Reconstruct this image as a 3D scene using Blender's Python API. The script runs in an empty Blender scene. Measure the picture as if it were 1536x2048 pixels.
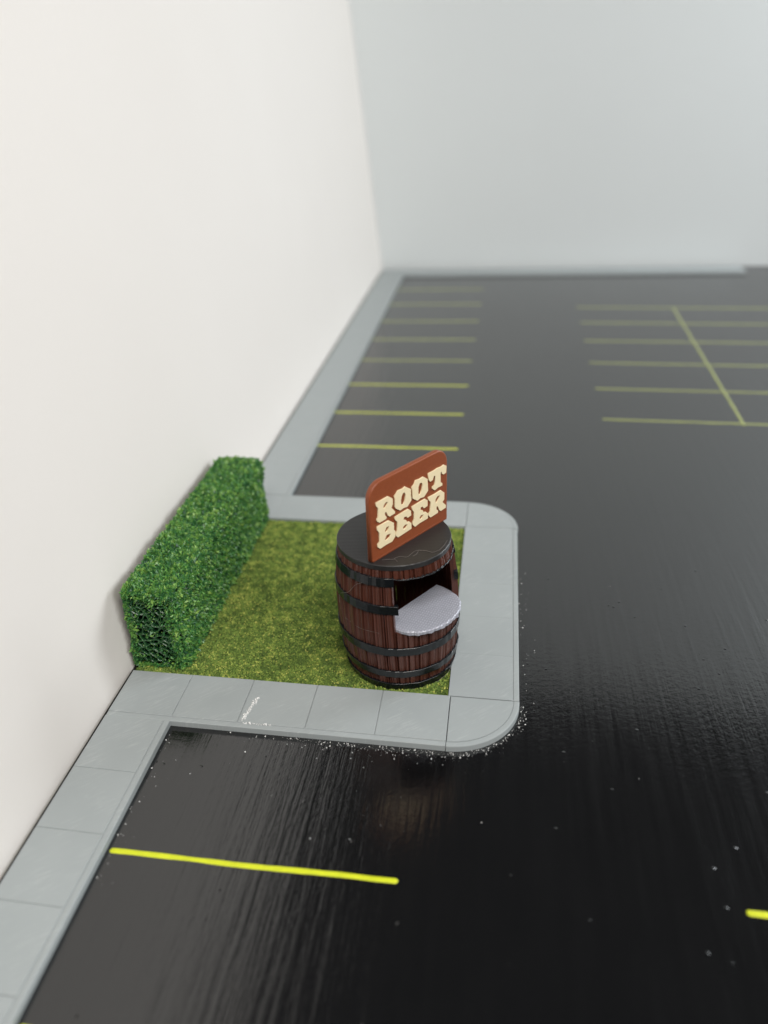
import bpy, bmesh, math, random
import numpy as np
from mathutils import Vector, Matrix, noise
random.seed(7); rng = np.random.default_rng(7)
sc = bpy.context.scene
C = sc.collection
PI = math.pi

# ------------------------------------------------------------------ camera
cam = bpy.data.cameras.new('camera'); camo = bpy.data.objects.new('camera', cam); C.objects.link(camo)
sc.camera = camo
camo.location = (13.9287, -23.1759, 20.9164)
camo.rotation_euler = (1.1050667, 0.0493318, 0.1737450)
cam.sensor_fit = 'VERTICAL'; cam.sensor_height = 346.0; cam.lens = 1617.05 / 2048 * 346.0
cam.shift_x = 63.15 / 2048; cam.shift_y = -64.77 / 2048
cam.clip_start = 0.5; cam.clip_end = 600
cam.dof.use_dof = True; cam.dof.focus_distance = 30.2
cam.dof.aperture_fstop = 0.62
# ------------------------------------------------------------------ world and lamps (a room with daylight from the right)
w = bpy.data.worlds.new("World"); sc.world = w; w.use_nodes = True
bg = w.node_tree.nodes['Background']; bg.inputs[0].default_value = (0.93, 0.96, 1.0, 1); bg.inputs[1].default_value = 0.06
def area(name, loc, target, sx, sy, power, col):
    l = bpy.data.lights.new(name, 'AREA'); l.shape = 'RECTANGLE'; l.size = sx; l.size_y = sy
    l.energy = power; l.color = col
    o = bpy.data.objects.new(name, l); C.objects.link(o); o.location = loc
    o.rotation_euler = (Vector(target) - Vector(loc)).to_track_quat('-Z', 'Y').to_euler()
area('window_light', (92, -38, 62), (8, 18, 0), 60, 55, 50000, (0.96, 0.98, 1.0))
area('side_window_light', (86, 58, 42), (6, 6, 0), 36, 40, 54000, (0.90, 0.96, 1.0))
area('room_light', (36, -64, 100), (8, 2, 0), 60, 40, 104000, (1.0, 0.95, 0.90))
sc.view_settings.view_transform = 'Standard'; sc.view_settings.look = 'None'
sc.view_settings.exposure = 0.04; sc.view_settings.gamma = 1

# ------------------------------------------------------------------ material helpers
class NT:
    def __init__(s, name):
        s.m = bpy.data.materials.new(name); s.m.use_nodes = True
        s.t = s.m.node_tree; s.n = s.t.nodes; s.l = s.t.links
        s.b = s.n['Principled BSDF']
    def new(s, typ, **kw):
        x = s.n.new(typ)
        for k, v in kw.items(): setattr(x, k, v)
        return x
    def val(s, sock, v):
        if hasattr(v, 'links') or isinstance(v, bpy.types.NodeSocket): s.l.new(v, sock)
        else: sock.default_value = v
    def coord(s, scale=(1, 1, 1), rot=(0, 0, 0), kind='Object'):
        tc = s.new('ShaderNodeTexCoord'); mp = s.new('ShaderNodeMapping')
        mp.inputs['Scale'].default_value = scale; mp.inputs['Rotation'].default_value = rot
        s.l.new(tc.outputs[kind], mp.inputs[0]); return mp.outputs[0]
    def noise(s, vec, scale, detail=4, rough=0.55):
        x = s.new('ShaderNodeTexNoise'); s.l.new(vec, x.inputs['Vector'])
        x.inputs['Scale'].default_value = scale; x.inputs['Detail'].default_value = detail
        x.inputs['Roughness'].default_value = rough; return x.outputs['Fac']
    def ramp(s, fac, stops):
        r = s.new('ShaderNodeValToRGB'); s.l.new(fac, r.inputs[0]); e = r.color_ramp.elements
        while len(e) < len(stops): e.new(0.5)
        for q, (p, c) in zip(e, stops):
            q.position = p; q.color = (c, c, c, 1) if isinstance(c, (int, float)) else (*c, 1)
        return r.outputs[0]
    def math(s, op, a, b=0.0):
        x = s.new('ShaderNodeMath', operation=op); s.val(x.inputs[0], a); s.val(x.inputs[1], b); return x.outputs[0]
    def mix(s, fac, a, b):
        x = s.new('ShaderNodeMix', data_type='RGBA'); s.val(x.inputs[0], fac)
        for i, v in ((6, a), (7, b)):
            if isinstance(v, tuple): x.inputs[i].default_value = (*v[:3], 1)
            else: s.l.new(v, x.inputs[i])
        return x.outputs[2]
    def bump(s, h, strength, dist, prev=None):
        x = s.new('ShaderNodeBump'); s.l.new(h, x.inputs['Height'])
        x.inputs['Strength'].default_value = strength; x.inputs['Distance'].default_value = dist
        if prev is not None: s.l.new(prev, x.inputs['Normal'])
        return x.outputs[0]
    def done(s, col=None, rough=None, normal=None, spec=None, metal=None):
        for k, v in (('Base Color', col), ('Roughness', rough), ('Normal', normal), ('Specular IOR Level', spec), ('Metallic', metal)):
            if v is None: continue
            if isinstance(v, tuple): s.b.inputs[k].default_value = (*v[:3], 1)
            else: s.val(s.b.inputs[k], v)
        return s.m
M = {}
# black brushed board
t = NT('black_painted_board')
v1 = t.coord((1, 1, 1))
warp = t.noise(t.coord((0.12, 0.05, 1)), 1.0, 2)
st = t.coord((3.2, 0.16, 1), (0, 0, math.radians(4)))
streak = t.noise(st, 1.0, 5, 0.6); streak2 = t.noise(t.coord((9, 0.35, 1), (0, 0, math.radians(-3))), 1.0, 3, 0.6)
peel = t.noise(v1, 4.6, 4, 0.6); peelmask = t.ramp(t.noise(v1, 0.13, 2), [(0.38, 0.45), (0.60, 1.0)])
pits = t.new('ShaderNodeTexVoronoi'); t.l.new(v1, pits.inputs['Vector']); pits.inputs['Scale'].default_value = 1.1
pit = t.ramp(pits.outputs['Distance'], [(0.0, 1.0), (0.07, 0.0)])
n1 = t.bump(streak, 0.5, 0.032)
n2 = t.bump(streak2, 0.4, 0.009, n1)
n3 = t.bump(t.math('MULTIPLY', peel, peelmask), 0.6, 0.010, n2)
n4 = t.bump(pit, 0.5, 0.03, n3)
M['floor'] = t.done(t.mix(t.noise(v1, 0.5, 5), (0.002, 0.002, 0.0022), (0.0038, 0.0038, 0.004)),
                    t.ramp(streak, [(0.3, 0.10), (0.75, 0.20)]), n4, 1.0); M['floor'].node_tree.nodes['Principled BSDF'].inputs['IOR'].default_value = 1.53
# white foam board
def board(name, c1, c2):
    t = NT(name); v = t.coord()
    h = t.noise(v, 3.0, 6, 0.7)
    return t.done(t.mix(t.noise(v, 0.05, 3), c1, c2), 0.75, t.bump(h, 0.35, 0.03), 0.3)
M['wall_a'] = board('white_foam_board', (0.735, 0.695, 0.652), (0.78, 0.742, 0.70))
M['wall_b'] = board('daylight_tinted_foam_board', (0.64, 0.672, 0.672), (0.675, 0.707, 0.707))  # bluish cast of the window daylight put into this board's colour
# grey printed plastic
t = NT('grey_printed_plastic'); v = t.coord(kind='Object')
geo = t.new('ShaderNodeNewGeometry')
P = geo.outputs['Position']
def mapped(src, scale, rot):
    r = t.new('ShaderNodeMapping'); r.inputs['Rotation'].default_value = rot; t.l.new(src, r.inputs[0])
    m = t.new('ShaderNodeMapping'); m.inputs['Scale'].default_value = scale
    t.l.new(r.outputs[0], m.inputs[0]); return m.outputs[0]
lines = t.noise(mapped(P, (24, 1.8, 2), (0, 0, math.radians(50))), 1.0, 3, 0.6)
patch = t.ramp(t.noise(P, 0.8, 3), [(0.42, 0.0), (0.62, 1.0)])
cloud = t.noise(P, 0.45, 5)
oi = t.new('ShaderNodeObjectInfo')
base = t.mix(cloud, (0.295, 0.324, 0.326), (0.348, 0.376, 0.376))
base = t.mix(t.math('MULTIPLY', oi.outputs['Random'], 0.2), base, (0.30, 0.326, 0.33))
scr = t.ramp(lines, [(0.52, 0.0), (0.70, 1.0)])
base = t.mix(t.math('MULTIPLY', t.math('MULTIPLY', scr, patch), 0.38), base, (0.50, 0.52, 0.51))
nn = t.bump(lines, 0.4, 0.012); nn = t.bump(t.noise(P, 30, 3), 0.2, 0.01, nn)
M['kerb'] = t.done(base, t.ramp(cloud, [(0.3, 0.42), (0.7, 0.60)]), nn, 0.45)
# yellow marker
t = NT('yellow_paint_marker'); v = t.coord()
M['yellow'] = t.done(t.mix(t.noise(v, 2.2, 5, 0.7), (0.42, 0.47, 0.012), (0.80, 0.86, 0.02)), 0.45, t.bump(t.noise(v, 9, 3), 0.5, 0.02))
t = NT('dull_yellow_paint_marker'); v = t.coord()
M['yellow_dull'] = t.done(t.mix(t.noise(v, 1.2, 5, 0.7), (0.30, 0.34, 0.03), (0.58, 0.62, 0.045)), 0.22, t.bump(t.noise(v, 9, 3), 0.4, 0.01), 0.9)  # duller yellow for the nearest lines behind the lawn
t = NT('hazed_yellow_paint_marker'); v = t.coord()
M['yellow_hazed'] = t.done(t.mix(t.noise(v, 1.2, 5, 0.7), (0.18, 0.20, 0.055), (0.38, 0.42, 0.11)), 0.22, t.bump(t.noise(v, 9, 3), 0.4, 0.01), 0.9)  # pale blur haze of the distant lines put into their colour
# turf
def toned(name, stops, rough, spec=0.3, bumpy=None):
    t = NT(name); a = t.new('ShaderNodeAttribute', attribute_name='tone')
    col = t.ramp(a.outputs['Fac'], stops)
    nrm = t.bump(t.noise(t.coord(), bumpy, 3), 0.6, 0.03) if bumpy else None
    return t.done(col, rough, nrm, spec)
M['turf'] = toned('flocked_turf', [(0.0, (0.055, 0.088, 0.022)), (0.4, (0.125, 0.195, 0.040)), (0.75, (0.235, 0.315, 0.062)), (1.0, (0.50, 0.49, 0.12))], 0.85, 0.15)
t = NT('turf_mat'); v = t.coord()
M['turf_mat'] = t.done(t.mix(t.noise(v, 6, 4), (0.05, 0.09, 0.02), (0.12, 0.18, 0.035)), 0.95)
M['leaf'] = toned('hedge_flock', [(0.0, (0.012, 0.070, 0.026)), (0.4, (0.045, 0.175, 0.042)), (0.75, (0.13, 0.30, 0.050)), (1.0, (0.26, 0.42, 0.09))], 0.38, 0.5)
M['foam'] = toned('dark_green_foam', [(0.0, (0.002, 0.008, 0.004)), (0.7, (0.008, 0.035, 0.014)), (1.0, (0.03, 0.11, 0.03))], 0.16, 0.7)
# barrel
t = NT('brown_printed_plastic'); v = t.coord((1, 1, 1)); oi = t.new('ShaderNodeObjectInfo')
ly = t.noise(t.coord((0.4, 0.4, 40)), 1.0, 2)
gr = t.noise(t.coord((14, 14, 0.25)), 1.0, 4, 0.65)
col = t.mix(gr, (0.040, 0.0125, 0.0085), (0.112, 0.034, 0.019))
col = t.mix(t.math('MULTIPLY', oi.outputs['Random'], 0.5), col, (0.090, 0.034, 0.024))
M['stave'] = t.done(col, 0.23, t.bump(gr, 0.8, 0.04, t.bump(ly, 0.25, 0.01)), 0.5)
t = NT('black_printed_plastic'); ly = t.noise(t.coord((0.5, 0.5, 34)), 1.0, 2)
M['hoop'] = t.done((0.005, 0.0065, 0.008), 0.22, t.bump(ly, 0.4, 0.012), 0.5)
t = NT('black_lid_plastic'); wv = t.new('ShaderNodeTexWave'); t.l.new(t.coord(rot=(0, 0, math.radians(-4))), wv.inputs['Vector'])
wv.bands_direction = 'Y'; wv.inputs['Scale'].default_value = 3.2; wv.inputs['Distortion'].default_value = 0.8; wv.inputs['Detail'].default_value = 2
M['lid'] = t.done(t.mix(t.noise(t.coord(), 1.2, 4), (0.012, 0.012, 0.013), (0.020, 0.019, 0.018)), 0.42, t.bump(wv.outputs['Fac'], 0.22, 0.012), 0.5)
t = NT('silver_printed_plastic')
ang = math.radians(20)
w1 = t.new('ShaderNodeTexWave'); t.l.new(t.coord(rot=(0, 0, ang)), w1.inputs['Vector']); w1.inputs['Scale'].default_value = 3.3; w1.inputs['Distortion'].default_value = 2.5; w1.inputs['Detail'].default_value = 2
w2 = t.new('ShaderNodeTexWave'); t.l.new(t.coord(rot=(0, 0, ang)), w2.inputs['Vector']); w2.bands_direction = 'Y'; w2.inputs['Scale'].default_value = 2.4; w2.inputs['Distortion'].default_value = 4.0; w2.inputs['Detail'].default_value = 2
h = t.math('MULTIPLY', w1.outputs['Fac'], w2.outputs['Fac'])
h = t.math('ADD', h, t.math('MULTIPLY', t.noise(t.coord(), 5, 4), 0.6))
M['silver'] = t.done(t.mix(h, (0.30, 0.305, 0.355), (0.43, 0.44, 0.49)), 0.33, t.bump(h, 0.6, 0.018), 0.6, 0.1)
t = NT('rust_brown_plastic'); wv = t.new('ShaderNodeTexNoise'); g = t.noise(t.coord(), 9, 4)
M['sign'] = t.done(t.mix(g, (0.205, 0.047, 0.014), (0.27, 0.070, 0.023)), 0.42, t.bump(t.noise(t.coord((2, 2, 26)), 1, 2), 0.3, 0.015), 0.45)
t = NT('cream_plastic')
M['cream'] = t.done(t.mix(t.noise(t.coord(), 4, 3), (0.80, 0.66, 0.40), (0.86, 0.74, 0.49)), 0.5, t.bump(t.noise(t.coord(), 12, 3), 0.3, 0.01))
t = NT('clear_thread'); M['thread'] = t.done((0.16, 0.14, 0.13), 0.3)
t = NT('white_crumb'); M['white'] = t.done((0.75, 0.75, 0.73), 0.6)

# ------------------------------------------------------------------ object helpers
def mesh_ob(name, V, F, mat, parent=None, smooth=False, tone=None, loc=(0, 0, 0)):
    me = bpy.data.meshes.new(name)
    me.from_pydata([tuple(map(float, v)) for v in V] if not isinstance(V, np.ndarray) else V.tolist(), [], F if isinstance(F, list) else F.tolist())
    me.materials.append(mat)
    if tone is not None:
        a = me.attributes.new('tone', 'FLOAT', 'FACE' if len(tone) == len(me.polygons) else 'POINT')
        a.data.foreach_set('value', np.asarray(tone, dtype=np.float32))
    if smooth: me.polygons.foreach_set('use_smooth', [True] * len(me.polygons))
    me.update()
    o = bpy.data.objects.new(name, me); C.objects.link(o); o.location = loc
    if parent: o.parent = parent
    return o
def bm_ob(name, bm, mat, parent=None, loc=(0, 0, 0), smooth=False):
    bmesh.ops.recalc_face_normals(bm, faces=bm.faces)
    me = bpy.data.meshes.new(name); bm.to_mesh(me); bm.free(); me.materials.append(mat)
    if smooth: me.polygons.foreach_set('use_smooth', [True] * len(me.polygons))
    o = bpy.data.objects.new(name, me); C.objects.link(o); o.location = loc
    if parent: o.parent = parent
    return o
def tag(o, label=None, cat=None, group=None, kind=None):
    for k, v in (('label', label), ('category', cat), ('group', group), ('kind', kind)):
        if v: o[k] = v
    return o
def empty(name, loc=(0, 0, 0)):
    o = bpy.data.objects.new(name, None); o.empty_display_size = 0.3; C.objects.link(o); o.location = loc; return o
def prism(poly, z0, z1, bev=0.0, seg=2):
    """closed polygon (ccw) extruded from z0 to z1, top edge rounded"""
    bm = bmesh.new()
    lo = [bm.verts.new((x, y, z0)) for x, y in poly]; hi = [bm.verts.new((x, y, z1)) for x, y in poly]
    n = len(poly)
    bm.faces.new(lo[::-1]); top = bm.faces.new(hi)
    for i in range(n): bm.faces.new((lo[i], lo[(i + 1) % n], hi[(i + 1) % n], hi[i]))
    if bev:
        bmesh.ops.bevel(bm, geom=list(top.edges), offset=bev, segments=seg, affect='EDGES', profile=0.6)
    return bm
def box(x0, x1, y0, y1, z0, z1, bev=0.0):
    return prism([(x0, y0), (x1, y0), (x1, y1), (x0, y1)], z0, z1, bev)

# ------------------------------------------------------------------ floor
D = 12.45            # depth of the lawn
K = 0.256            # top of the pavement
floor = bm_ob('floor', box(-0.9, 75, -42, 72.2, -0.6, 0), M['floor'])
tag(floor, kind='structure')
def line(p0, p1, wdt=0.22, mat='yellow'):
    p0 = np.array(p0, float); p1 = np.array(p1, float); d = p1 - p0; L = np.linalg.norm(d); d /= L; nrm = np.array([-d[1], d[0]])
    n = max(8, int(L / 0.35)); ph = random.random() * 50
    V = []; F = []
    ends = [wdt * .5 * q for q in (0, .06, .2, .42, .7)]
    xs = ends + [wdt * .5 + (L - wdt) * i / n for i in range(n + 1)] + [L - e for e in ends[::-1]]
    for i, x in enumerate(xs):
        e = min(x, L - x); k = math.sqrt(max(0.0, 1 - (1 - min(e / (wdt * .5), 1)) ** 2)) if e < wdt * .5 else 1
        k = max(k, 0.05)
        a = wdt * .5 * k * (1 + 0.30 * noise.noise((x * 0.9 + ph, 0, 0)) + .15 * noise.noise((x * 4 + ph, 3, 0))) ; b = wdt * .5 * k * (1 + 0.30 * noise.noise((x * 0.9 + ph, 9, 0)) + .15 * noise.noise((x * 4 + ph, 6, 0)))
        c = p0 + d * x + nrm * 0.03 * noise.noise((x * 0.3 + ph, 5, 0))
        for (q, z) in ((c + nrm * a, 0.002), (c + nrm * a * .8, 0.014), (c - nrm * b * .8, 0.014), (c - nrm * b, 0.002)): V.append((q[0], q[1], z))
        if i:
            o = 4 * i
            for j in range(3): F.append((o - 4 + j, o + j, o + j + 1, o - 3 + j))
    return mesh_ob('parking_line', V, F, M[mat], floor, smooth=True)
line((2.62, -7.84), (11.5, -7.70), .175)
line((2.6, -13.05), (11.5, -12.98), .175)
line((21.0, -7.36), (30, -7.2), .19)
for k, y in enumerate((22.3, 27.88, 33.45, 39.15, 44.8, 50.5, 56.6, 62.6)):
    line((2.62, y), (11.5 + k * 0.05, y), .27 + .015 * k, 'yellow_dull' if k < 3 else 'yellow_hazed')
for k, y in enumerate((27.3, 33.0, 38.7, 44.4, 49.8, 55.0)):
    line((20.5 + k * 0.05, y + .25), (38.2, y - .35), .25 + .01 * k, 'yellow_dull' if k < 0 else 'yellow_hazed')
line((29.05, 26.95), (29.45, 55.2), .20, 'yellow_hazed').location.z = 0.006

# ------------------------------------------------------------------ walls of foam board
HW = 62
lw = bm_ob('wall', box(-0.85, -0.20, -32, 72.0, 0.02, 41, 0.02), M['wall_a'])
for v_ in lw.data.vertices: v_.co.x -= 0.095 * v_.co.z          # the board leans back a little
tag(lw, 'white foam board standing along the left side behind the hedge', 'wall')
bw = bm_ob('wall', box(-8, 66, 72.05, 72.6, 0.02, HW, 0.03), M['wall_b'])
tag(bw, 'white foam board, cool daylight tint put into its colour, standing across the far end of the black floor', 'wall')

# ------------------------------------------------------------------ pavements
LIP = 0.20
def kerb_base(poly, lipped, parent):
    """body with its top below the slabs; the lip is a separate raised rim"""
    return bm_ob('kerb_base', prism(poly, 0.0, 0.205), M['kerb'], parent)
def strip(axis, a0, a1, b0, b1, lip, pitch=2.5, first=None, gap=0.014, bev=0.012):
    """axis: running direction; a0..a1 along it; b0..b1 across it; lip +1/-1: on which side of b the kerb lip runs"""
    root = empty('pavement', ((b0 + b1) / 2 if axis == 'y' else (a0 + a1) / 2, (a0 + a1) / 2 if axis == 'y' else (b0 + b1) / 2, 0))
    tag(root, kind='structure')
    rx, ry = root.location.x, root.location.y
    def P(a, b): return (a - rx, b - ry) if axis == 'x' else (b - rx, a - ry)
    def rect(a, c, b, d):
        pts = [P(a, b), P(c, b), P(c, d), P(a, d)]
        return pts if axis == 'x' else pts[::-1]
    g = 0.012
    bm_ob('kerb_base', prism(rect(a0 + g, a1 - g, b0, b1), 0.0, 0.222), M['kerb'], root)
    if lip:
        l0, l1 = (b1 - LIP, b1 + 0.012) if lip > 0 else (b0 - 0.012, b0 + LIP)
        bm_ob('kerb_lip', prism(rect(a0 + g, a1 - g, l0, l1), 0.003, K - 0.012, 0.035, 3), M['kerb'], root)
    s0, s1 = (b0 + .008, b1 - LIP - .028) if lip > 0 else ((b0 + LIP + .022, b1 - .008) if lip < 0 else (b0, b1))
    a = a1 if first == 'end' else a0; n = int(round((a1 - a0) / pitch))
    step = (a1 - a0) / n
    for i in range(n):
        c0, c1 = a0 + i * step + gap, a0 + (i + 1) * step - gap
        o = bm_ob('slab', prism(rect(c0, c1, s0, s1), 0.224, K + random.uniform(-.3, .3) * bev, bev, 1), M['kerb'], root)
    return root
def corner(cx, cy, ax0, ay0, R, sgn):
    """quarter-round piece with centre (cx,cy); sgn=-1 front, +1 back"""
    root = empty('pavement', (cx, cy, 0)); tag(root, kind='structure')
    def q(r, e=0.0):
        pts = [(e, sgn * e)]
        pts += [(e, sgn * r)] if False else []
        arc = [(max(e, r * math.cos(t)), sgn * max(e, r * math.sin(t))) for t in np.linspace(0, PI / 2, 26)]
        pts += arc
        return pts if sgn > 0 else pts[::-1]
    bm_ob('kerb_base', prism(q(R - 0.012, 0.012), 0, 0.222), M['kerb'], root)
    outer = q(R, 0.012)
    # lip ring
    bm = bmesh.new(); ts = np.linspace(0.004, PI / 2 - 0.004, 30); prof = [(R, 0.003), (R, K - .045), (R - .012, K - .02), (R - .04, K - .012), (R - LIP + .01, K - .012), (R - LIP, K - .02), (R - LIP, 0.2)]
    rows = [[bm.verts.new((r * math.cos(t), sgn * r * math.sin(t), z)) for r, z in prof] for t in ts]
    for A_, B_ in zip(rows, rows[1:]):
        for j in range(len(prof) - 1): bm.faces.new((A_[j], B_[j], B_[j + 1], A_[j + 1]))
    bm.faces.new(rows[0]); bm.faces.new(rows[-1][::-1])
    bm_ob('kerb_lip', bm, M['kerb'], root)
    bm_ob('slab', prism(q(R - LIP - .018, 0.02), 0.224, K, 0.012, 1), M['kerb'], root)
    return root
strip('y', -22.5, -2.5, 0.0, 2.5, +1)                       # near left
strip('x', 0.0, 12.5, -2.5, 0.0, -1)                        # front of the lawn
corner(12.5, -0.02, 0, 0, 2.5, -1)
strip('y', 0.0, D, 12.42, 14.98, +1, gap=.002, bev=.003)                        # right of the lawn
corner(12.45, D + .02, 0, 0, 2.58, +1)
strip('x', 0.0, 12.45, D, D + 2.6, +1, gap=.002, bev=.003)                      # back of the lawn
strip('y', D + 2.62, 68.4, 0.0, 2.66, +1, gap=.002, bev=.003)                   # far left
strip('x', 0.0, 39.0, 68.42, 71.2, -1, gap=.002, bev=.003)                      # far end

# ------------------------------------------------------------------ lawn
LZ = 0.10
n = 110
gx = np.linspace(0.02, 12.40, n); gy = np.linspace(0.02, D - .02, n)
V = [(x, y, LZ + 0.03 * noise.noise((x * 1.7, y * 1.7, 0)) + 0.012 * random.random()) for y in gy for x in gx]
F = [(j * n + i, j * n + i + 1, (j + 1) * n + i + 1, (j + 1) * n + i) for j in range(n - 1) for i in range(n - 1)]
lawn = mesh_ob('lawn', V, F, M['turf_mat']); tag(lawn, kind='structure')
def granules(P, N, size, rng):
    """one tiny tetrahedral crumb per point, as arrays"""
    m = len(P)
    base = np.array([[1, 1, 1], [1, -1, -1], [-1, 1, -1], [-1, -1, 1]], float) * 0.6
    V = base[None] + rng.normal(0, .35, (m, 4, 3)); V *= size[:, None, None]
    V += P[:, None, :]
    F = np.array([[0, 1, 2], [0, 3, 1], [0, 2, 3], [1, 3, 2]])[None] + 4 * np.arange(m)[:, None, None]
    return V.reshape(-1, 3), F.reshape(-1, 3)
m = 125000
P = np.c_[rng.uniform(0.04, 12.38, m), rng.uniform(0.04, D - .05, m), np.zeros(m)]
low = np.array([noise.noise((x * .55, y * .55, 3)) for x, y, _ in P]); mid = np.array([noise.noise((x * 2.6, y * 2.6, 8)) for x, y, _ in P])
P[:, 2] = LZ + .015 + 0.03 * mid + rng.uniform(0, .05, m)
sz = rng.uniform(.022, .048, m)
V, F = granules(P, None, sz, rng)
tone = np.clip(.42 + .22 * low + .42 * mid + rng.normal(0, .20, m), 0, 1)
tone = np.where(rng.random(m) < .06, rng.uniform(.8, 1, m), tone)
g = mesh_ob('grass', V, F, M['turf'], None, tone=np.repeat(tone, 4))
tag(g, 'olive green flocked turf filling the pavement frame', 'grass', kind='stuff')

# ------------------------------------------------------------------ hedge
HX0, HX1, HY0, HY1, HZ0, HZ1 = -0.13, 2.10, 0.40, 12.35, 0.13, 3.74
hedge = empty('hedge', (1.0, HY0, 0.1))
tag(hedge, 'long block-shaped green foam hedge against the left white wall', 'hedge')
hl = Vector(hedge.location)
core = bm_ob('foam_core', box(HX0 + .12 - hl.x, HX1 - .12 - hl.x, .5, HY1 - .12 - hl.y, HZ0 - hl.z, HZ1 - .12 - hl.z), M['foam'], hedge)
# open-cell near face
nx, nz = 130, 200
X, Z = np.meshgrid(np.linspace(HX0 + .05, HX1 - .05, nx), np.linspace(HZ0, HZ1 - .05, nz))
seeds = []
while len(seeds) < 190:
    c = np.array([random.uniform(HX0, HX1), random.uniform(HZ0, HZ1)])
    if all((c - s) @ (c - s) > .19 ** 2 for s in seeds): seeds.append(c)
    elif random.random() < .004: break
S = np.array(seeds)
dd = np.sqrt((X[..., None] + .05 * np.sin(Z * 9)[..., None] - S[:, 0]) ** 2 + (Z[..., None] - S[:, 1]) ** 2)
dd.sort(axis=2); edge = dd[..., 1] - dd[..., 0]
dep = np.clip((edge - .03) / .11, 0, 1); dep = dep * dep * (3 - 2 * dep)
Y = HY0 + .05 + 0.50 * dep + .07 * np.sin(X * 5) * np.sin(Z * 4) + rng.normal(0, .006, X.shape)
V = np.c_[(X - hl.x).ravel(), (Y - hl.y).ravel(), (Z - hl.z).ravel()]
idx = np.arange(nx * nz).reshape(nz, nx)
F = np.c_[idx[:-1, :-1].ravel(), idx[:-1, 1:].ravel(), idx[1:, 1:].ravel(), idx[1:, :-1].ravel()]
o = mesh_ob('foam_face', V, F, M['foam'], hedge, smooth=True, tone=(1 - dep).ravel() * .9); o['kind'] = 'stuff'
# flock
def tufts(P, N, L, rng):
    m = len(P)
    d = N + rng.normal(0, .75, (m, 3)); d /= np.linalg.norm(d, axis=1)[:, None]
    u = np.cross(d, rng.normal(0, 1, (m, 3))); u /= np.linalg.norm(u, axis=1)[:, None]
    v = np.cross(d, u)
    L = L[:, None]
    a = P - u * L * .35; b = P + u * L * .35; c = P + d * L + u * L * rng.uniform(-.3, .3, (m, 1)); e = P + d * L * .5 + v * L * .45; f = P - d * L * .2 - v * L * .2
    V = np.stack([a, b, c, e, f], 1).reshape(-1, 3)
    F = (np.array([[0, 1, 2], [0, 2, 3], [1, 3, 2], [4, 3, 0]])[None] + 5 * np.arange(m)[:, None, None]).reshape(-1, 3)
    return V, F
Ps, Ns = [], []
def face(o, u, v, nrm, dens, keep=None):
    o, u, v, nrm = map(lambda q: np.array(q, float), (o, u, v, nrm))
    cnt = int(np.linalg.norm(u) * np.linalg.norm(v) * dens); r = rng.random((cnt, 2))
    q = o + r[:, :1] * u + r[:, 1:] * v
    if keep is not None:
        k = keep(r[:, 0], r[:, 1]) > rng.random(cnt); q = q[k]; cnt = len(q)
    Ps.append(q); Ns.append(np.tile(nrm, (cnt, 1)))
dx, dy, dz = HX1 - HX0, HY1 - HY0, HZ1 - HZ0
face((HX1, HY0, HZ0), (0, dy, 0), (0, 0, dz), (1, 0, 0), 2300)
face((HX0, HY0, HZ1), (dx, 0, 0), (0, dy, 0), (0, 0, 1), 2700)
face((HX0, HY1, HZ0), (dx, 0, 0), (0, 0, dz), (0, 1, 0), 300)
face((HX0, HY0, HZ0), (0, dy, 0), (0, 0, dz), (-1, 0, 0), 220)
def keepf(a, b):
    d = np.minimum(np.minimum(a * dx, (1 - a) * dx * .8), np.minimum((1 - b) * dz * .8, b * dz * 1.4 + .1))
    return np.clip(1.15 - d / .40, .03, 1)
face((HX0, HY0, HZ0), (dx, 0, 0), (0, 0, dz), (0, -1, 0), 3000, keepf)
P = np.concatenate(Ps); N = np.concatenate(Ns); m = len(P)
c1 = np.array([noise.noise(Vector(q) * 2.3) for q in P]); c2 = np.array([noise.noise(Vector(q) * 6.5 + Vector((5, 5, 5))) for q in P])
# round the edges a little and push lumps in and out
ctr = np.array([(HX0 + HX1) / 2, (HY0 + HY1) / 2, (HZ0 + HZ1) / 2]); half = np.array([dx, dy, dz]) / 2
q = P - ctr; lim = half - .22; cl = np.clip(q, -lim, lim); r = q - cl; rl = np.linalg.norm(r, axis=1)[:, None]
k = rl > .22; P = np.where(k, ctr + cl + r / np.maximum(rl, 1e-6) * .22, P)
c0 = np.array([noise.noise(Vector(q) * 1.1 + Vector((3, 1, 7))) for q in P])
P += N * (0.10 * c0 + 0.08 * c1 + 0.13 * c2 + rng.uniform(-.07, .06, m))[:, None]
P[:, 2] = np.maximum(P[:, 2], .13)
V, F = tufts(P, N, rng.uniform(.028, .060, m) + .14 * rng.random(m) ** 9, rng)
V[:, 0] = np.maximum(V[:, 0], -0.19)
tone = np.clip(.42 + .22 * c1 + .5 * c2 + rng.normal(0, .20, m), 0, 1)
tone = np.where(rng.random(m) < .02, rng.uniform(.75, 1, m), tone)
o = mesh_ob('foliage', V - np.array(hl), F, M['leaf'], hedge, tone=np.repeat(tone, 4)); o['kind'] = 'stuff'

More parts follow.
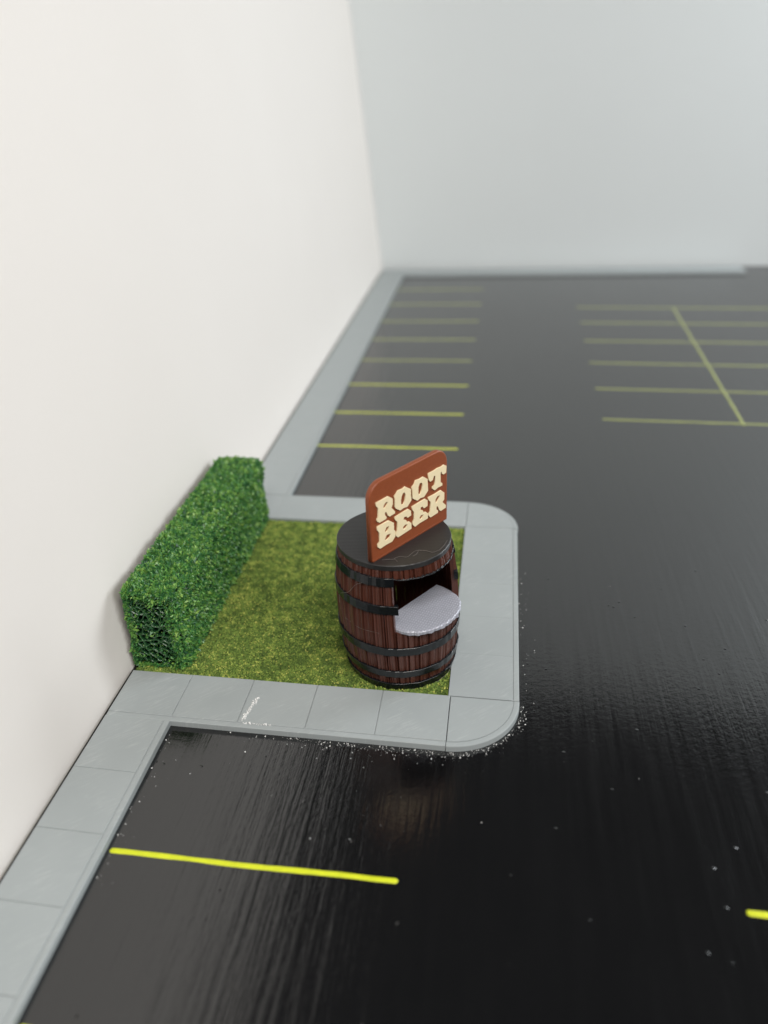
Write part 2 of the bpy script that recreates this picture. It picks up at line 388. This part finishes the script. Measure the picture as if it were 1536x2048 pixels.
# ------------------------------------------------------------------ barrel
BC = Vector((10.4075, 2.2885, 0.12)); LEAN = -0.1646 / 5.53
ZT = 5.648 - BC.z
barrel = empty('barrel_stand', BC)
tag(barrel, 'small brown barrel drink stand with black hoops and a ROOT BEER sign on its lid', 'barrel')
def prof(z):             # outer radius of the staves; z above the base
    s = z / ZT
    return 2.03 + 0.27 * (1 - (2 * s - 1.0) ** 2) ** 0.85 if 0 < s < 1 else 2.03
def ln(x, y, z): return (x + LEAN * z, y, z)
NST = 35; DA = 2 * PI / NST; A0 = math.radians(-84.5)
OPZ0, OPZ1 = 2.80, 5.02
OPA0, OPN = A0, 9
def stave(k, z0, z1, rag=False):
    a0 = A0 + k * DA; ns = 10
    rr = random.Random(k * 31 + 5)
    angs = [a0 + DA * (0.016 + 0.968 * j / ns) for j in range(ns + 1)]
    jit = [rr.uniform(-.050, .014) for _ in angs]; jit[0] -= .03; jit[-1] -= .03; jit[1] = rr.uniform(.012, .032); jit[-2] = rr.uniform(-.01, .022)
    off = rr.uniform(-.008, .008)
    nzs = max(3, int((z1 - z0) / .28)); zs = np.linspace(z0, z1, nzs + 1)
    V = []; F = []
    for i, z in enumerate(zs):
        r = prof(z) + off
        for j, a in enumerate(angs):
            rr_ = r + jit[j] + .004 * noise.noise((z * 3, j * 3.1 + k, 0)); zz = z
            if rag and i == 0: zz = z - rr.uniform(0, .05)
            V.append(ln(rr_ * math.cos(a), rr_ * math.sin(a), zz))
        for a in (angs[-1], angs[0]):
            V.append(ln((r - .22) * math.cos(a), (r - .22) * math.sin(a), z))
    w_ = ns + 3
    for i in range(nzs):
        for j in range(w_): F.append((i * w_ + j, i * w_ + (j + 1) % w_, (i + 1) * w_ + (j + 1) % w_, (i + 1) * w_ + j))
    F.append(tuple(range(w_))[::-1]); F.append(tuple(nzs * w_ + j for j in range(w_)))
    return mesh_ob('stave', V, F, M['stave'], barrel)
for k in range(NST):
    if k < OPN:
        stave(k, 0.0, OPZ0); stave(k, OPZ1 - .02, ZT - .02, True)
    else: stave(k, 0.0, ZT - .02)
def hoop(z0, z1, a0=None, a1=None, t_in=.05, t_out=.065, seed=0, rfix=None):
    rr = random.Random(seed); full = a0 is None
    if full: a0, a1 = 0, 2 * PI
    n_ = int(round((a1 - a0) / math.radians(4))); V = []; F = []
    for i in range(n_ + (0 if full else 1)):
        a = a0 + (a1 - a0) * i / n_; j = rr.uniform(-.020, .012)
        ro0 = (rfix or prof(z0)) + t_out + j; ro1 = (rfix or prof(z1)) + t_out + j
        ri0 = (rfix or prof(z0)) - t_in; ri1 = (rfix or prof(z1)) - t_in
        b = .007
        for r, z in ((ri0, z0), (ro0 - b, z0), (ro0, z0 + b), (ro1, z1 - b), (ro1 - b, z1), (ri1, z1)): V.append(ln(r * math.cos(a), r * math.sin(a), z))
    N_ = n_ if full else n_
    tot = n_ if full else n_ + 1
    for i in range(N_):
        p, q_ = i * 6, ((i + 1) % tot) * 6
        for j in range(6): F.append((p + j, q_ + j, q_ + (j + 1) % 6, p + (j + 1) % 6))
    if not full:
        F.append((0, 1, 2, 3, 4, 5)); F.append(tuple((tot - 1) * 6 + j for j in (5, 4, 3, 2, 1, 0)))
    bm = bmesh.new(); me = bpy.data.meshes.new('hoop'); me.from_pydata(V, [], F); bm.from_mesh(me)
    return bm_ob('hoop', bm, M['hoop'], barrel)
b = BC.z
hoop(0.0, 0.36, seed=1)
hoop(0.84 - b, 1.14 - b, seed=2)
hoop(1.91 - b, 2.24 - b, seed=3)
opA1 = OPA0 + OPN * DA
hoop(3.73 - b, 4.07 - b, opA1 - math.radians(3), OPA0 + 2 * PI + math.radians(3.5), t_in=.10, seed=4)
hoop(4.84 - b, 5.16 - b, opA1 - math.radians(0.6), OPA0 + 2 * PI + math.radians(0.8), t_in=.10, seed=5)
# lid
bm = bmesh.new(); n_ = 84
prf = [(2.0, ZT - .22), (2.085, ZT - .215), (2.10, ZT - .2), (2.112, ZT - .02), (2.09, ZT)]
rows = []
for i in range(n_):
    a = 2 * PI * i / n_; j = random.uniform(-.006, .006)
    rows.append([bm.verts.new(ln((r + j) * math.cos(a), (r + j) * math.sin(a), z)) for r, z in prf])
for i in range(n_):
    A_, B_ = rows[i], rows[(i + 1) % n_]
    for j in range(len(prf) - 1): bm.faces.new((A_[j], B_[j], B_[j + 1], A_[j + 1]))
bm.faces.new([r[-1] for r in rows]); bm.faces.new([r[0] for r in rows][::-1])
bm_ob('lid', bm, M['lid'], barrel)
# base plate
bm_ob('base_plate', prism([(1.9 * math.cos(a), 1.9 * math.sin(a)) for a in np.linspace(0, 2 * PI, 48, endpoint=False)], 0.02, 0.2), M['hoop'], barrel)
# sagging strands under the band above the opening
def tube(name, pts, r, mat, parent, sides=5):
    V = []; F = []
    pts = [Vector(p) for p in pts]
    for i, p in enumerate(pts):
        d = (pts[min(i + 1, len(pts) - 1)] - pts[max(i - 1, 0)]).normalized(); u = d.orthogonal().normalized(); v = d.cross(u)
        for k in range(sides):
            a = 2 * PI * k / sides; V.append(p + (u * math.cos(a) + v * math.sin(a)) * r)
        if i:
            for k in range(sides): F.append(((i - 1) * sides + k, (i - 1) * sides + (k + 1) % sides, i * sides + (k + 1) % sides, i * sides + k))
    return V, F
V, F = [], []
for s in range(7):
    pts = []; r0 = 2.16 - .03 * s + random.uniform(-.01, .01)
    for i in range(61):
        a = OPA0 + .01 + (opA1 - OPA0 - .02) * i / 60
        env = math.sin(PI * i / 60) ** .4
        z = OPZ1 - .01 - env * (.05 + .07 * abs(noise.noise((i * .21, s * 3.3, 1)))) - .035 * abs(noise.noise((i * .9, s, 4)))
        r = r0 + .03 * noise.noise((i * .4, s, 9))
        pts.append(ln(r * math.cos(a), r * math.sin(a), z))
    v_, f_ = tube('', pts, .026, None, None, 5)
    F += [tuple(len(V) + q_ for q_ in f) for f in f_]; V += v_
o = mesh_ob('sagging_strands', V, F, M['hoop'], barrel, smooth=True); o['kind'] = 'stuff'
# shelf: straight back edge, round ragged front
S2 = Vector((0.5744, 0.8186, 0)); N2 = Vector((0.8186, -0.5744, 0))
zs_ = 3.05 - b
def shelf_outline(grow=0, rag=0.0):
    pts = []
    m_ = 64
    for i in range(m_ + 1):
        a = -1 + 2 * i / m_
        th = a * PI / 2
        t_ = (1.68 if th < 0 else 1.50) * math.sin(th); nn_ = 1.00 + 1.55 * abs(math.cos(th)) ** .72
        k_ = 1 + rag * noise.noise((i * .45, 2, rag * 40))
        pts.append((t_ * (1 + grow) * k_, .74 + (nn_ - .74) * (1 + grow) * k_))
    pts = [(-1.62, .74)] + pts + [(1.44, .74)]
    return pts
bm = bmesh.new()
lev = [(zs_ - .24, -.07, .07), (zs_ - .15, .005, .05), (zs_ - .03, .012, .025), (zs_, -.015, .015)]
rows = []
for z, g_, rg in lev:
    rows.append([bm.verts.new(ln(*(S2 * t_ + N2 * nn_ + Vector((LEAN * 0, 0, z))))) for t_, nn_ in shelf_outline(g_, rg)])
L_ = len(rows[0])
for A_, B_ in zip(rows, rows[1:]):
    for j in range(L_): bm.faces.new((A_[j], A_[(j + 1) % L_], B_[(j + 1) % L_], B_[j]))
bm.faces.new(rows[-1]); bm.faces.new(rows[0][::-1])
bmesh.ops.triangulate(bm, faces=[f for f in bm.faces if len(f.verts) > 4])
bm_ob('shelf', bm, M['silver'], barrel)

# sign on the lid (plane through the measured foot line)
SW, SH, SR = 4.14, 3.0, 0.62
so = Vector((9.7316, 0.3281, 5.646)) - BC
MX = Matrix(((S2.x, 0, N2.x, so.x), (S2.y, 0, N2.y, so.y), (0, 1, 0, so.z), (0, 0, 0, 1)))
def flat(name, loops, ext, bev, mat, parent, zoff, res=3):
    cu = bpy.data.curves.new(name, 'CURVE'); cu.dimensions = '2D'; cu.fill_mode = 'BOTH'
    cu.extrude = ext; cu.bevel_depth = bev; cu.bevel_resolution = res; cu.offset = -bev
    for lp in loops:
        sp = cu.splines.new('POLY'); sp.points.add(len(lp) - 1); sp.use_cyclic_u = True
        for q_, (x, y) in zip(sp.points, lp): q_.co = (x, y, 0, 1)
    tmp = bpy.data.objects.new(name, cu); C.objects.link(tmp)
    dg = bpy.context.evaluated_depsgraph_get(); dg.update()
    me = bpy.data.meshes.new_from_object(tmp.evaluated_get(dg)); bpy.data.objects.remove(tmp); bpy.data.curves.remove(cu)
    me.transform(MX @ Matrix.Translation((0, 0, zoff))); me.name = name
    me.materials.clear(); me.materials.append(mat)
    o = bpy.data.objects.new(name, me); C.objects.link(o); o.parent = parent
    return o
out = [(0, 0), (SW, 0)] + [(SW - SR + SR * math.cos(t_), SH - SR + SR * math.sin(t_)) for t_ in np.linspace(0, PI / 2, 14)] + \
      [(SR + SR * math.cos(t_), SH - SR + SR * math.sin(t_)) for t_ in np.linspace(PI / 2, PI, 14)]
board_ = flat('sign_board', [out], .055, .055, M['sign'], barrel, -.11)
board_['label'] = 'rust brown sign board with raised cream letters ROOT BEER'
LET = {
'R1': [[(0.283, 2.277), (0.887, 2.284), (1.105, 2.108), (1.105, 1.894), (1.031, 1.783), (1.207, 1.56), (1.195, 1.49), (0.922, 1.471), (0.83, 1.558), (0.767, 1.713), (0.708, 1.739), (0.686, 1.64), (0.776, 1.521), (0.756, 1.461), (0.411, 1.45), (0.288, 1.558), (0.293, 1.649), (0.354, 1.676), (0.364, 2.045), (0.285, 2.144)], [(0.678, 2.019), (0.732, 2.076), (0.809, 2.071), (0.779, 1.99), (0.717, 1.936), (0.657, 1.948)]],
'O1': [[(1.384, 2.302), (1.631, 2.282), (1.757, 2.313), (2.049, 2.102), (2.052, 1.842), (2.074, 1.647), (1.897, 1.508), (1.859, 1.468), (1.643, 1.505), (1.471, 1.479), (1.358, 1.57), (1.254, 1.642), (1.196, 1.747), (1.217, 2.062), (1.195, 2.165), (1.293, 2.218)], [(1.568, 1.985), (1.634, 2.093), (1.706, 2.091), (1.757, 1.989), (1.723, 1.786), (1.648, 1.667), (1.585, 1.666), (1.534, 1.742), (1.538, 1.876)]],
'B1': [[(0.294, 1.339), (0.873, 1.342), (1.129, 1.134), (1.127, 0.858), (1.195, 0.779), (1.178, 0.555), (1.011, 0.421), (0.71, 0.434), (0.394, 0.414), (0.278, 0.524), (0.284, 0.646), (0.391, 0.707), (0.375, 1.072), (0.287, 1.207)], [(0.701, 1.008), (0.758, 1.106), (0.836, 1.092), (0.806, 1.002), (0.734, 0.958)], [(0.695, 0.678), (0.761, 0.787), (0.883, 0.766), (0.862, 0.672), (0.719, 0.632)]],
'E1': [[(1.19, 1.335), (1.893, 1.364), (2.036, 1.227), (2.041, 1.043), (1.847, 1.022), (1.785, 1.105), (1.667, 1.135), (1.628, 1.04), (1.754, 0.979), (1.824, 0.871), (1.814, 0.819), (1.925, 0.841), (2.042, 0.726), (2.046, 0.49), (1.318, 0.449), (1.206, 0.571), (1.209, 0.668), (1.293, 0.742), (1.306, 1.098), (1.203, 1.212)], [(1.637, 0.743), (1.711, 0.78), (1.784, 0.755), (1.745, 0.68), (1.653, 0.658)]],
'O2': [[(2.313, 2.338), (2.535, 2.308), (2.725, 2.323), (2.958, 2.143), (2.98, 1.711), (2.988, 1.662), (2.819, 1.543), (2.766, 1.493), (2.539, 1.528), (2.399, 1.489), (2.297, 1.557), (2.128, 1.691), (2.128, 2.028), (2.106, 2.15), (2.243, 2.222)], [(2.47, 2.018), (2.532, 2.126), (2.627, 2.114), (2.669, 2.015), (2.64, 1.847), (2.55, 1.704), (2.498, 1.693), (2.457, 1.781)]],
'T1': [[(3.004, 2.342), (3.375, 2.34), (3.518, 2.362), (3.752, 2.338), (3.879, 2.367), (4.026, 2.267), (4.009, 1.995), (3.862, 1.973), (3.753, 2.054), (3.744, 2.142), (3.689, 2.117), (3.689, 1.728), (3.789, 1.649), (3.79, 1.551), (3.552, 1.56), (3.353, 1.522), (3.219, 1.641), (3.229, 1.715), (3.354, 1.743), (3.373, 1.852), (3.383, 2.119), (3.303, 2.112), (3.249, 1.985), (3.106, 1.97), (3.028, 2.065)]],
'E2': [[(2.095, 1.371), (2.641, 1.389), (2.817, 1.388), (2.949, 1.281), (2.946, 1.046), (2.741, 1.033), (2.655, 1.142), (2.567, 1.14), (2.548, 1.043), (2.67, 0.984), (2.722, 0.89), (2.703, 0.832), (2.845, 0.844), (2.96, 0.735), (2.958, 0.522), (2.485, 0.515), (2.239, 0.477), (2.12, 0.61), (2.123, 0.727), (2.203, 0.824), (2.192, 1.116), (2.109, 1.242)], [(2.534, 0.746), (2.579, 0.793), (2.667, 0.775), (2.63, 0.704), (2.55, 0.666)]],
'R2': [[(2.994, 1.38), (3.371, 1.364), (3.707, 1.386), (3.91, 1.204), (3.902, 0.927), (3.8, 0.855), (3.996, 0.645), (3.997, 0.536), (3.707, 0.51), (3.605, 0.594), (3.523, 0.79), (3.459, 0.803), (3.449, 0.687), (3.541, 0.608), (3.531, 0.51), (3.111, 0.489), (3.004, 0.603), (3.005, 0.689), (3.095, 0.757), (3.117, 1.133), (3.011, 1.262)], [(3.433, 1.121), (3.497, 1.187), (3.588, 1.176), (3.551, 1.085), (3.46, 0.997), (3.432, 1.028)]]}
for k_, loops in LET.items():
    for lp in loops[1:]:          # widen the counters a little
        mx, mz = sum(p[0] for p in lp) / len(lp), sum(p[1] for p in lp) / len(lp)
        lp[:] = [(mx + (x - mx) * (1.1 if k_[0] == 'O' else 1.6), mz + (z - mz) * (1.05 if k_[0] == 'O' else 1.35)) for x, z in lp]
    o = flat('letter', loops, .020, .006, M['cream'], board_, .022, 1)
    o['label'] = 'raised cream letter ' + k_[0]
# little ridges along the foot of the board
V, F = [], []
for i in range(62):
    x = .06 + i * .065; 
    for (dx_, y_, z_) in ((0, 0, 0), (.04, 0, 0), (.04, .07, 0), (0, .07, 0), (0, 0, .022), (.04, 0, .022), (.04, .055, .022), (0, .055, .022)):
        V.append(MX @ Vector((x + dx_, y_, z_ - .003)))
    o_ = 8 * i
    F += [tuple(o_ + q_ for q_ in f) for f in ((4, 5, 6, 7), (0, 1, 5, 4), (1, 2, 6, 5), (2, 3, 7, 6), (3, 0, 4, 7))]
o = mesh_ob('foot_ridges', V, F, M['sign'], board_); o['kind'] = 'stuff'
# loose printing threads
def thread(pts, r=.0065, amp=.03):
    P_ = []
    for i in range(len(pts) - 1):
        for s in np.linspace(0, 1, 8, endpoint=False): P_.append(Vector(pts[i]).lerp(Vector(pts[i + 1]), s))
    P_.append(Vector(pts[-1]))
    # smooth
    for _ in range(4): P_ = [P_[0]] + [(P_[i - 1] + P_[i] * 2 + P_[i + 1]) / 4 for i in range(1, len(P_) - 1)] + [P_[-1]]
    v_, f_ = tube('', P_, r, None, None, 4)
    return mesh_ob('thread', v_, f_, M['thread'], barrel, smooth=True)
zt = ZT + .012
thread([(0.05, -1.62, zt), (.25, -1.45, zt), (.5, -1.5, zt), (.75, -1.05, zt + .03), (1.1, -1.0, zt + .02), (1.35, -1.1, zt)])
thread([(1.35, -1.1, zt), (1.6, -.9, zt), (1.75, -.55, zt + .02), (1.82, -.2, zt)])
thread([(.85, -1.03, zt), (.82, -1.25, zt + .01), (.7, -1.4, zt)])
thread([(-.35, -1.75, zt), (-.15, -1.72, zt + .02), (.1, -1.66, zt), (.2, -1.8, zt)])
def onb(deg, z, dr=.03):
    a = math.radians(deg); r = prof(z) + dr; return ln(r * math.cos(a), r * math.sin(a), z)
thread([onb(-105, 5.05, .06), onb(-113, 4.75, .05), onb(-122, 4.55), onb(-130, 4.1, .08), onb(-141, 3.85, .08), onb(-150, 3.6), onb(-150, 3.2)])
thread([onb(-140, 2.75, .015), onb(-120, 2.7, .015), onb(-100, 2.75, .015)], .004)
thread([onb(-75, .03, .07), onb(-60, .02, .08), onb(-45, .05, .1), onb(-30, .12, .12), onb(-22, .25, .1)])

# ------------------------------------------------------------------ white crumbs beside the kerb
def crumbs(name, pts, smin, smax, label):
    P_ = np.array(pts); m_ = len(P_)
    sz_ = smin + (smax - smin) * rng.random(m_) ** 3
    P_[:, 2] += sz_ * .5
    V, F = granules(P_, None, sz_, rng)
    o = mesh_ob(name, V, F, M['white']); tag(o, label, 'crumbs', kind='stuff'); return o
pts = []
for _ in range(340):
    x = random.triangular(4.5, 13.6, 12.4); d = random.expovariate(1 / .16)
    pts.append((x, -2.56 - d, 0))
for _ in range(190):
    a = random.uniform(-PI / 2, 0.0); d = 2.56 + random.expovariate(1 / .11)
    pts.append((12.5 + d * math.cos(a), d * math.sin(a), 0))
for _ in range(60): pts.append((15.03 + random.expovariate(1 / .2), random.uniform(-.3, 9), 0))
for _ in range(50): pts.append((2.6 + random.expovariate(1 / .25), random.uniform(-9, -2.7), 0))
for _ in range(26): pts.append((random.uniform(2.7, 14), random.uniform(-7, -2.7), 0))
for _ in range(12): pts.append((random.uniform(4, 24), random.uniform(-8, 10), 0))
pts = [p for p in pts if not (-.1 < p[0] < 15.0 and p[1] > -2.5 and not (p[0] > 12.5 and math.hypot(p[0] - 12.5, min(p[1], 0)) > 2.52))]
crumbs('white_crumbs', pts, .005, .030, 'tiny white crumbs scattered on the black floor along the kerb')
pts = []
for _ in range(190):
    s = random.random(); pts.append((5.18 + .22 * s ** 1.2 + random.gauss(0, .035), -2.22 + 1.25 * s + random.gauss(0, .05), K))
for _ in range(40): pts.append((random.uniform(5.2, 6.3), -2.31 + random.gauss(0, .02), K - .005))
crumbs('white_scrape', pts, .012, .042, 'white scraped streak on the pavement slab in front of the lawn')
